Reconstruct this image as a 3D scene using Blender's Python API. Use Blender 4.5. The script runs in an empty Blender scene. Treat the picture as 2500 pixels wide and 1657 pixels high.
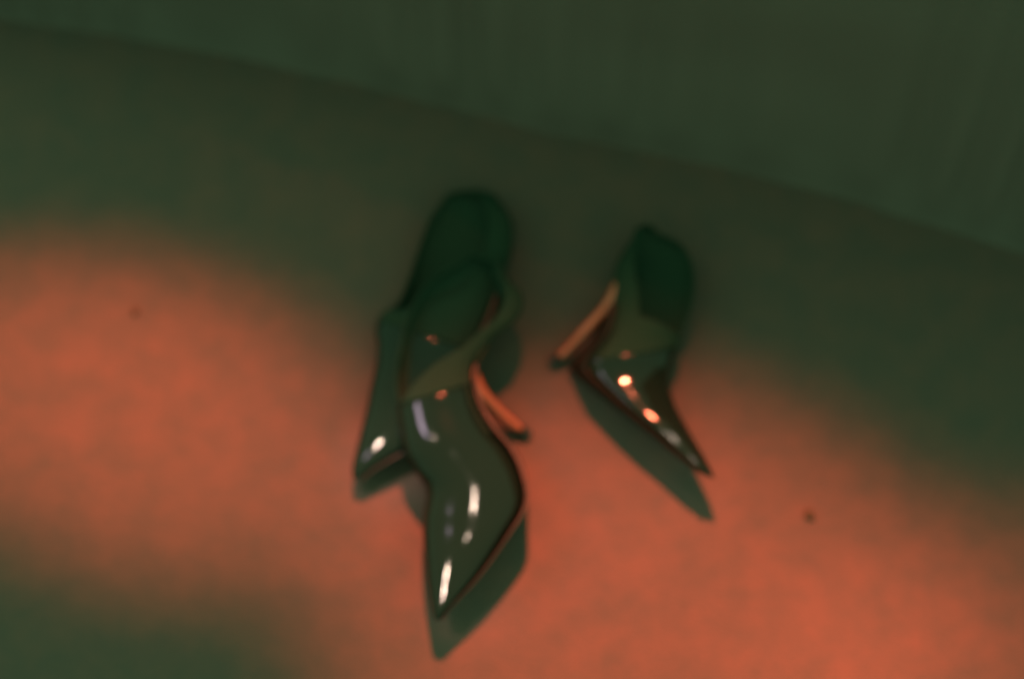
import bpy, bmesh, math, random
from mathutils import Vector, Matrix, noise
random.seed(4)
SC = bpy.context.scene
COL = SC.collection
R = math.radians
# ------------------------------------------------------------------ camera
W, H = 2500.0, 1657.0            # photograph's own pixel grid
PITCH = R(65); DIST = 1.90; LENS = 85.0; SENS = 36.0
cam_d = bpy.data.cameras.new('camera'); cam = bpy.data.objects.new('camera', cam_d); COL.objects.link(cam)
cam_d.lens = LENS; cam_d.sensor_width = SENS; cam_d.clip_start = 0.02; cam_d.clip_end = 60
cam.location = (0, -DIST*math.cos(PITCH), DIST*math.sin(PITCH))
cam.rotation_euler = (math.pi/2-PITCH, 0, 0)
SC.camera = cam
cam_d.dof.use_dof = True; cam_d.dof.focus_distance = 1.58; cam_d.dof.aperture_fstop = 1.75
CAM = Vector(cam.location)
FWD = Vector((0, math.cos(PITCH), -math.sin(PITCH))); RT = Vector((1, 0, 0)); UP = RT.cross(FWD)
NV = -FWD
def at(px, py, z=0.0):
    """world point seen at photo pixel (px,py), z metres above the floor"""
    k = SENS/LENS/W
    d = FWD + RT*((px-W/2)*k) - UP*((py-H/2)*k)
    return CAM + d*((z-CAM.z)/d.z)
# ------------------------------------------------------------------ world
world = bpy.data.worlds.new('World'); SC.world = world; world.use_nodes = True
bg = world.node_tree.nodes['Background']
bg.inputs[0].default_value = (0.46, 1.04, 0.54, 1); bg.inputs[1].default_value = 1.0
# ------------------------------------------------------------------ lamps (a cluster of key spots behind the shoes, plus added fill and glint lights)
ORANGE = (1.0, 0.18, 0.088)
def spot(loc, target, power, cone, blend=1.0, radius=0.04, col=ORANGE, sx=1.0, roll=0):
    ld = bpy.data.lights.new('key_or_added_spot', 'SPOT'); ld.energy = power; ld.color = col
    ld.spot_size = R(cone); ld.spot_blend = blend; ld.shadow_soft_size = radius
    o = bpy.data.objects.new('key_or_added_spot', ld); COL.objects.link(o)
    o.location = loc
    q = (Vector(target)-Vector(loc)).to_track_quat('-Z', 'Y')
    o.rotation_euler = (q.to_matrix() @ Matrix.Rotation(roll, 3, 'Z')).to_euler()
    o.scale = (sx, 1, 1)
    return o
LB = Vector((0.02, 0.95, 2.0))
spot(LB+Vector((0.00, 0, 0)), at(1590, 1530), 1180, 10.8, sx=1.45, roll=R(-14))
spot(LB+Vector((-0.10, 0.06, 0)), at(330, 1010), 1020, 7.0, sx=1.9, roll=R(-8))
spot(LB+Vector((0.14, 0.0, 0)), at(2500, 1900), 600, 10.5, sx=1.3)
spot(LB+Vector((0.05, 0.1, 0)), at(1150, 620), 18, 16)  # added dim fill, warms the upper floor
spot((-0.3, -1.4, 1.5), (0.1, 0.25, 0.15), 5, 22)  # added weak fill from the front, brightens the curtain
WARM = (1.0, 0.72, 0.56)
C0 = Vector((0.0, -0.10, 0.04))
def accent(p, d, power, cone=5.0, dist=2.1):      # added lights, aimed so their reflections make glints on the patent leather
    p = Vector(p); spot(p+Vector(d).normalized()*dist, p, power, cone, 1.0, 0.022, WARM)
accent((-0.03, -0.16, 0.052), (-0.002, 0.115, 0.993), 20, 2.4)
accent((-0.049, -0.219, 0.042), (-0.381, 0.002, 0.925), 100, 2.2)
accent((-0.101, -0.101, 0.027), (-0.268, 0.178, 0.947), 200, 2.4)
accent((0.137, -0.118, 0.041), (-0.065, 0.169, 0.983), 24, 2.2)
accent((0.117, -0.098, 0.041), (-0.376, -0.109, 0.920), 20, 2.0)
ad = bpy.data.lights.new('sheen_light', 'AREA'); ad.shape = 'ELLIPSE'; ad.size = 0.05; ad.size_y = 0.19; ad.energy = 0.022; ad.color = (0.85, 0.62, 0.80); ad.spread = R(30)  # added area light, its reflection gives the lilac sheen on the middle shoe
ao = bpy.data.objects.new('sheen_light', ad); COL.objects.link(ao)
LP = Vector((-0.067, -0.098, 0.057))
ao.location = LP+Vector((-0.535, 0.193, 0.822))*0.6
ao.rotation_euler = (LP-ao.location).to_track_quat('-Z', 'Y').to_euler()
SC.view_settings.view_transform = 'Standard'; SC.view_settings.look = 'None'
SC.view_settings.exposure = 0; SC.view_settings.gamma = 1; SC.view_settings.use_curve_mapping = False
# ------------------------------------------------------------------ materials
def mat(name, base, rough, spec=0.5):
    m = bpy.data.materials.new(name); m.use_nodes = True
    b = m.node_tree.nodes['Principled BSDF']
    b.inputs['Base Color'].default_value = (*base, 1); b.inputs['Roughness'].default_value = rough
    b.inputs['Specular IOR Level'].default_value = spec
    return m, m.node_tree, b
def add_bump(nt, b, scale, dist, strength=1.0, detail=3):
    tc = nt.nodes.new('ShaderNodeTexCoord'); n = nt.nodes.new('ShaderNodeTexNoise'); bp = nt.nodes.new('ShaderNodeBump')
    n.inputs['Scale'].default_value = scale; n.inputs['Detail'].default_value = detail
    bp.inputs['Distance'].default_value = dist; bp.inputs['Strength'].default_value = strength
    nt.links.new(tc.outputs['Object'], n.inputs['Vector']); nt.links.new(n.outputs['Fac'], bp.inputs['Height'])
    nt.links.new(bp.outputs['Normal'], b.inputs['Normal'])
PATENT, nt, b = mat('black_patent_leather', (0.004, 0.009, 0.0065), 0.07, 0.19); add_bump(nt, b, 30, 0.0001, 1.0, 2)
MATTE, nt, b = mat('black_suede', (0.010, 0.024, 0.016), 0.85, 0.08); add_bump(nt, b, 400, 0.0002)
LINING, nt, b = mat('black_lining', (0.014, 0.029, 0.020), 0.8, 0.08); add_bump(nt, b, 300, 0.0003)
SOLE, nt, b = mat('dark_red_sole', (0.010, 0.007, 0.005), 0.5, 0.2); add_bump(nt, b, 120, 0.0003)
LACQ, nt, b = mat('orange_lacquer', (0.24, 0.070, 0.040), 0.25); add_bump(nt, b, 90, 0.0002)
RUB, nt, b = mat('black_rubber', (0.012, 0.012, 0.012), 0.5); add_bump(nt, b, 200, 0.0002)
CRB, nt, b = mat('brown_crumb', (0.055, 0.034, 0.022), 0.8, 0.1)
# floor
FL, nt, b = mat('orange_carpet', (0.15, 0.05, 0.03), 0.95, 0.0)
tc = nt.nodes.new('ShaderNodeTexCoord')
def noise_n(scale, detail, rough=0.55):
    n = nt.nodes.new('ShaderNodeTexNoise'); n.inputs['Scale'].default_value = scale
    n.inputs['Detail'].default_value = detail; n.inputs['Roughness'].default_value = rough
    nt.links.new(tc.outputs['Object'], n.inputs['Vector']); return n
n1 = noise_n(34, 6, 0.62); n2 = noise_n(420, 3)
mx = nt.nodes.new('ShaderNodeMix'); mx.data_type = 'FLOAT'; mx.inputs[0].default_value = 0.35
nt.links.new(n1.outputs['Fac'], mx.inputs[2]); nt.links.new(n2.outputs['Fac'], mx.inputs[3])
cr = nt.nodes.new('ShaderNodeValToRGB')
cr.color_ramp.elements[0].position = 0.34; cr.color_ramp.elements[0].color = (0.066, 0.054, 0.050, 1)
cr.color_ramp.elements[1].position = 0.66; cr.color_ramp.elements[1].color = (0.104, 0.060, 0.053, 1)
nt.links.new(mx.outputs[0], cr.inputs[0]); nt.links.new(cr.outputs[0], b.inputs['Base Color'])
bp = nt.nodes.new('ShaderNodeBump'); bp.inputs['Distance'].default_value = 0.003; bp.inputs['Strength'].default_value = 0.6
nt.links.new(n2.outputs['Fac'], bp.inputs['Height']); nt.links.new(bp.outputs['Normal'], b.inputs['Normal'])
# ------------------------------------------------------------------ helpers
def link(name, bm, m, parent=None, smooth=True):
    me = bpy.data.meshes.new(name)
    bmesh.ops.remove_doubles(bm, verts=bm.verts, dist=1e-6)
    bmesh.ops.recalc_face_normals(bm, faces=bm.faces)
    for f in bm.faces: f.smooth = smooth
    bm.to_mesh(me); bm.free(); me.materials.append(m)
    o = bpy.data.objects.new(name, me); COL.objects.link(o)
    if parent:
        o.parent = parent
        root = parent
        off = Vector((0, 0, 0))
        while root: off += root.location; root = root.parent
        me.transform(Matrix.Translation(-off))
    return o
def thing(name, label, cat, loc, group=None):
    o = bpy.data.objects.new(name, None); COL.objects.link(o); o.location = loc; o.empty_display_size = 0.02
    o['label'] = label; o['category'] = cat
    if group: o['group'] = group
    return o
def cr_interp(rows, n):
    """Catmull-Rom through rows of Vectors/floats"""
    out = []; N = len(rows)
    for k in range(n):
        t = k/(n-1)*(N-1); i = min(int(t), N-2); f = t-i
        p = [rows[max(i-1, 0)], rows[i], rows[i+1], rows[min(i+2, N-1)]]
        out.append([0.5*((2*b_)+(c-a)*f+(2*a-5*b_+4*c-d)*f*f+(3*b_-a-3*c+d)*f**3) for a, b_, c, d in zip(*p)])
    return out
def grid(bm, rings, closed=False, cap0=False, cap1=False):
    vs = [[bm.verts.new(p) for p in r] for r in rings]
    m = len(vs[0])
    for a, b_ in zip(vs, vs[1:]):
        for j in range(m if closed else m-1):
            bm.faces.new((a[j], a[(j+1) % m], b_[(j+1) % m], b_[j]))
    if cap0: bm.faces.new(vs[0][::-1])
    if cap1: bm.faces.new(vs[-1])
    return vs
def section(S, T, w, t, band=0.0):
    """point on the shoe's cross-section: t=0/1 top (T side), 0.5 sole (S side)"""
    a = 2*math.pi*t; c, s = math.cos(a), math.sin(a)
    if c >= 0: u = s; v = 0.5+0.5*c
    else: u = math.copysign(abs(s)**0.62, s); v = 0.5-0.5*abs(c)**0.85
    tilt = (1-u)*0.5*max(0.0, (0.5-v)*2)**1.5     # the sole is rolled a little towards the viewer's side
    return S+(T-S)*v + NV*(w*u) + (S-T).normalized()*(band*tilt)
def bandk(k, b0):
    return b0*max(0.0, math.sin(math.pi*min(1.0, max(0.0, (k-0.12)/0.88))))**0.6
def make_shoe(label, band, st, opn, heel, breast, loc, group, ks=0.2, split=0.4):
    """st: rows (Sx,Sy,Tx,Ty,z,w); opn(k 0..1)-> half gap of the foot opening; heel: rows (x,y,z,rx,ry)"""
    root = thing('stiletto_shoe', label, 'shoe', loc, group)
    N = 130
    rows = cr_interp([list(map(float, r)) for r in st], N)
    data = []
    for k, r in enumerate(rows):
        Tz = r[4]
        data.append((at(r[0], r[1], Tz), at(r[2], r[3], Tz), max(r[5], 0.001)))
    # rounded back of the counter
    S0, T0, w0 = data[0]; ax = ((S0+T0)-(data[3][0]+data[3][1])).normalized()
    back = []
    for f in (0.35, 0.62, 0.82, 0.94):
        c = (S0+T0)*0.5; off = ax*0.010*(math.sqrt(1-f*f))
        back.append((c+(S0-c)*f+off, c+(T0-c)*f+off, w0*f))
    M = 60
    bm = bmesh.new(); rings = []
    full = [(d, 0.0) for d in back]+[(d, k/(N-1)) for k, d in enumerate(data)]
    for (S, T, w), k in full:
        g, c = opn(k)
        rings.append([section(S, T, w, c+g+(1-2*g)*j/(M-1), bandk(k, band)) for j in range(M)])
    bm.free()
    sp = int(split*N)+4
    for nm, rr, mm, ends in (('vamp', rings[sp:], PATENT, [rings[-1]]), ('counter', rings[:sp+1], MATTE, [rings[0]])):
        bm = bmesh.new(); grid(bm, rr)
        for r in ends: bm.faces.new([bm.verts.new(p) for p in r])
        up = link(nm, bm, mm, root)
        so = up.modifiers.new('thickness', 'SOLIDIFY'); so.thickness = 0.0018; so.offset = -1; up.data.materials.append(LINING); so.material_offset = 1
    # sole: a slab hugging the sole side
    bm = bmesh.new(); rings = []
    k0 = int(ks*N)
    for k, (S, T, w) in enumerate(data[k0:-1]):
        d = (S-T).normalized(); ww = w*0.90+0.0006; bb = bandk((k+k0)/(N-1), band)
        A_ = S+NV*ww+d*0.0002; B_ = S-NV*ww+d*(0.0002+bb)
        q = (NV*bb+d*(2*ww)).normalized()*0.0026
        rings.append([B_, B_+q, A_+q, A_])
    grid(bm, rings, closed=True, cap0=True, cap1=True)
    link('sole', bm, SOLE, root, smooth=False)
    # insole inside the opening
    bm = bmesh.new(); rings = []
    for k, (S, T, w) in enumerate(data[6:64]):
        d = (T-S); L = d.length; d = d.normalized()
        rings.append([S+NV*(-w*0.78)+d*0.004, S+NV*(w*0.78)+d*0.004, S+NV*(w*0.78)+d*0.0055, S+NV*(-w*0.78)+d*0.0055])
    grid(bm, rings, closed=True, cap0=True, cap1=True)
    link('insole', bm, LINING, root)
    # heel stem
    hr = cr_interp([list(map(float, r)) for r in heel], 26)
    def stem(rows, shift, fx, m, name, par, lift=0.0):
        bm = bmesh.new(); rings = []
        P = [at(r[0], r[1], r[2]) for r in rows]
        for i, r in enumerate(rows):
            ax = (P[min(i+1, len(P)-1)]-P[max(i-1, 0)]).normalized()
            side = ax.cross(NV).normalized(); nn = side.cross(ax).normalized()
            c = P[i]+side*shift*r[3]+NV*lift*r[4]
            rings.append([c+side*(math.cos(q)*r[3]*fx)+nn*(math.sin(q)*r[4]) for q in [2*math.pi*j/20 for j in range(20)]])
        grid(bm, rings, closed=True, cap0=True, cap1=True)
        return link(name, bm, m, par)
    hl = stem(hr, 0, 1.0, PATENT, 'heel', root)
    bs, bf, bl = breast
    stem(hr[1:24], bs, bf, LACQ, 'heel_breast', hl, bl)
    a, c_ = hr[-2], hr[-1]
    e = [c_[0]+(c_[0]-a[0])*0.7, c_[1]+(c_[1]-a[1])*0.7, max(c_[2]-0.004, 0.0035), c_[3], c_[4]]
    e1 = list(c_); e1[3] *= 1.45; e1[4] *= 1.35; e2 = list(e); e2[3] = c_[3]*1.6; e2[4] = c_[4]*1.35
    stem([e1, e2], 0, 1.0, RUB, 'heel_tip', hl)
    return root
def opening(g, k1, c=0.17):
    def f(k):
        q = max(0.0, 1-(k/k1)**3) if k < k1 else 0.0
        return g*math.sqrt(q), c*min(1.0, 3*max(0.0, 1-k/k1))
    return f
# ------------------------------------------------------------------ floor
bm = bmesh.new()
S_ = 6.0; n_ = 24
vs = [[bm.verts.new((-S_+2*S_*i/n_, -S_+2*S_*j/n_, 0)) for j in range(n_+1)] for i in range(n_+1)]
for i in range(n_):
    for j in range(n_): bm.faces.new((vs[i][j], vs[i+1][j], vs[i+1][j+1], vs[i][j+1]))
fl = link('floor', bm, FL); fl['kind'] = 'structure'
# ------------------------------------------------------------------ low curtain behind the shoes, its hem on the floor
CUR, nt, b = mat('dark_cloth', (0.092, 0.074, 0.070), 0.95, 0.0); add_bump(nt, b, 160, 0.0006)
hem = [at(-1500, -150), at(-500, 0), at(300, 110), at(800, 212), at(1300, 335), at(1900, 462), at(2500, 640), at(3300, 860)]
hp = cr_interp([[p.x, p.y] for p in hem], 700)
bm = bmesh.new(); rings = []
for i, (x, y) in enumerate(hp):
    q = x*19+0.9*noise.noise(Vector((x*5, 3, 0)))*2
    a = 0.006+0.006*(0.5+noise.noise(Vector((x*9, 0, 7))))
    f = math.sin(q*2*math.pi)
    hh = min(0.40, max(0.10, 0.235+0.33*x))
    rings.append([(x, y+0.010-0.0015*math.exp(-z/0.006)+0.42*min(1, z/0.05)*a*f*(0.5+0.5*math.sin(min(1, z/0.2)*2.6))+0.004*noise.noise(Vector((x*12, z*10, 1))), z) for z in [hh*(t/40)**1.6 for t in range(41)]])
grid(bm, rings)
cu = link('curtain', bm, CUR)
so = cu.modifiers.new('cloth', 'SOLIDIFY'); so.thickness = 0.0012
cu['label'] = 'dark low curtain hanging in soft folds to the floor behind the shoes'; cu['category'] = 'curtain'
# ------------------------------------------------------------------ shoes
GROUP = 'black patent stiletto shoes lying on the floor'
make_shoe('black patent stiletto at right, lying apart on its side with toe to the lower right', 0.012,
  [(1545,582,1605,566,.030,.011),(1503,650,1668,600,.030,.018),(1500,740,1695,670,.030,.020),(1482,815,1688,750,.028,.021),
   (1440,872,1660,830,.024,.020),(1437,905,1632,915,.022,.018),(1482,952,1648,985,.024,.017),(1545,1008,1682,1050,.028,.015),
   (1615,1068,1714,1105,.031,.011),(1680,1125,1736,1145,.034,.007),(1726,1162,1744,1166,.036,.0025)],
  opening(0.15, 0.40, 0.17),
  [(1535,668,.029,.009,.012),(1506,710,.028,.0066,.009),(1478,752,.025,.0048,.007),(1430,805,.021,.0045,.005),(1388,850,.012,.0036,.004),(1356,880,.0065,.0034,.0036)],
  (0.0, 0.92, 0.35), at(1560, 900), GROUP, 0.20, 0.42)
make_shoe('black patent stiletto in the middle, on top of another shoe, toe nearest the camera', 0.0,
  [(1235,675,1130,635,.046,.014),(1276,722,1050,685,.045,.018),(1264,778,1000,760,.044,.020),(1205,825,975,840,.043,.021),
   (1160,885,965,930,.042,.021),(1162,960,972,1020,.040,.021),(1195,1030,985,1100,.037,.023),(1244,1092,1010,1150,.034,.024),
   (1274,1160,1040,1195,.032,.024),(1278,1228,1032,1270,.031,.022),(1238,1300,1036,1360,.031,.019),(1168,1400,1046,1440,.031,.013),
   (1102,1475,1056,1495,.031,.008),(1074,1512,1062,1511,.031,.003)],
  opening(0.16, 0.37, 0.19),
  [(1132,898,.036,.012,.012),(1152,926,.034,.0085,.011),(1178,962,.028,.0062,.008),(1215,1000,.019,.0048,.005),(1252,1032,.011,.0038,.004),(1280,1055,.0060,.0034,.0036)],
  (0.0, 0.88, 0.35), at(1150, 1150), GROUP, 0.31, 0.36)
make_shoe('black patent stiletto at left, half under the middle shoe, toe pointing down left', 0.0,
  [(1218,488,1080,490,.022,.013),(1250,540,1046,540,.022,.017),(1248,620,1020,610,.022,.018),(1215,700,998,675,.022,.018),
   (1190,770,972,735,.021,.018),(1160,835,930,768,.020,.016),(1130,895,917,810,.019,.015),(1105,945,922,860,.018,.014),
   (1075,1005,905,945,.017,.014),(1030,1075,886,1030,.017,.013),(962,1112,870,1095,.016,.011),(908,1145,860,1140,.016,.007),(876,1172,862,1168,.016,.0025)],
  opening(0.15, 0.40),
  [(1170,830,.015,.009,.008),(1162,856,.014,.0065,.007),(1150,882,.012,.005,.006),(1134,908,.010,.0042,.005),(1118,930,.008,.0037,.004),(1104,948,.0062,.0034,.0036)],
  (0.0, 0.92, 0.35), at(1000, 900), GROUP, 0.27, 0.44)
# ------------------------------------------------------------------ crumbs
def crumb(px, py, r, label):
    bm = bmesh.new(); bmesh.ops.create_icosphere(bm, subdivisions=3, radius=r)
    for v in bm.verts:
        v.co *= 1+0.45*noise.noise(v.co*2.0/r*0.5+Vector((px, 0, 0))); v.co.z = v.co.z*0.6
    zmin = min(v.co.z for v in bm.verts)
    bmesh.ops.translate(bm, verts=bm.verts, vec=(0, 0, -zmin))
    o = link('crumb', bm, CRB); o.location = at(px, py); o['label'] = label; o['category'] = 'crumb'; o['group'] = 'crumbs on the floor'
crumb(1975, 1258, 0.0038, 'dark crumb on the bright orange floor right of the shoes')
crumb(330, 762, 0.0026, 'tiny dark crumb on the orange floor far left of the shoes')
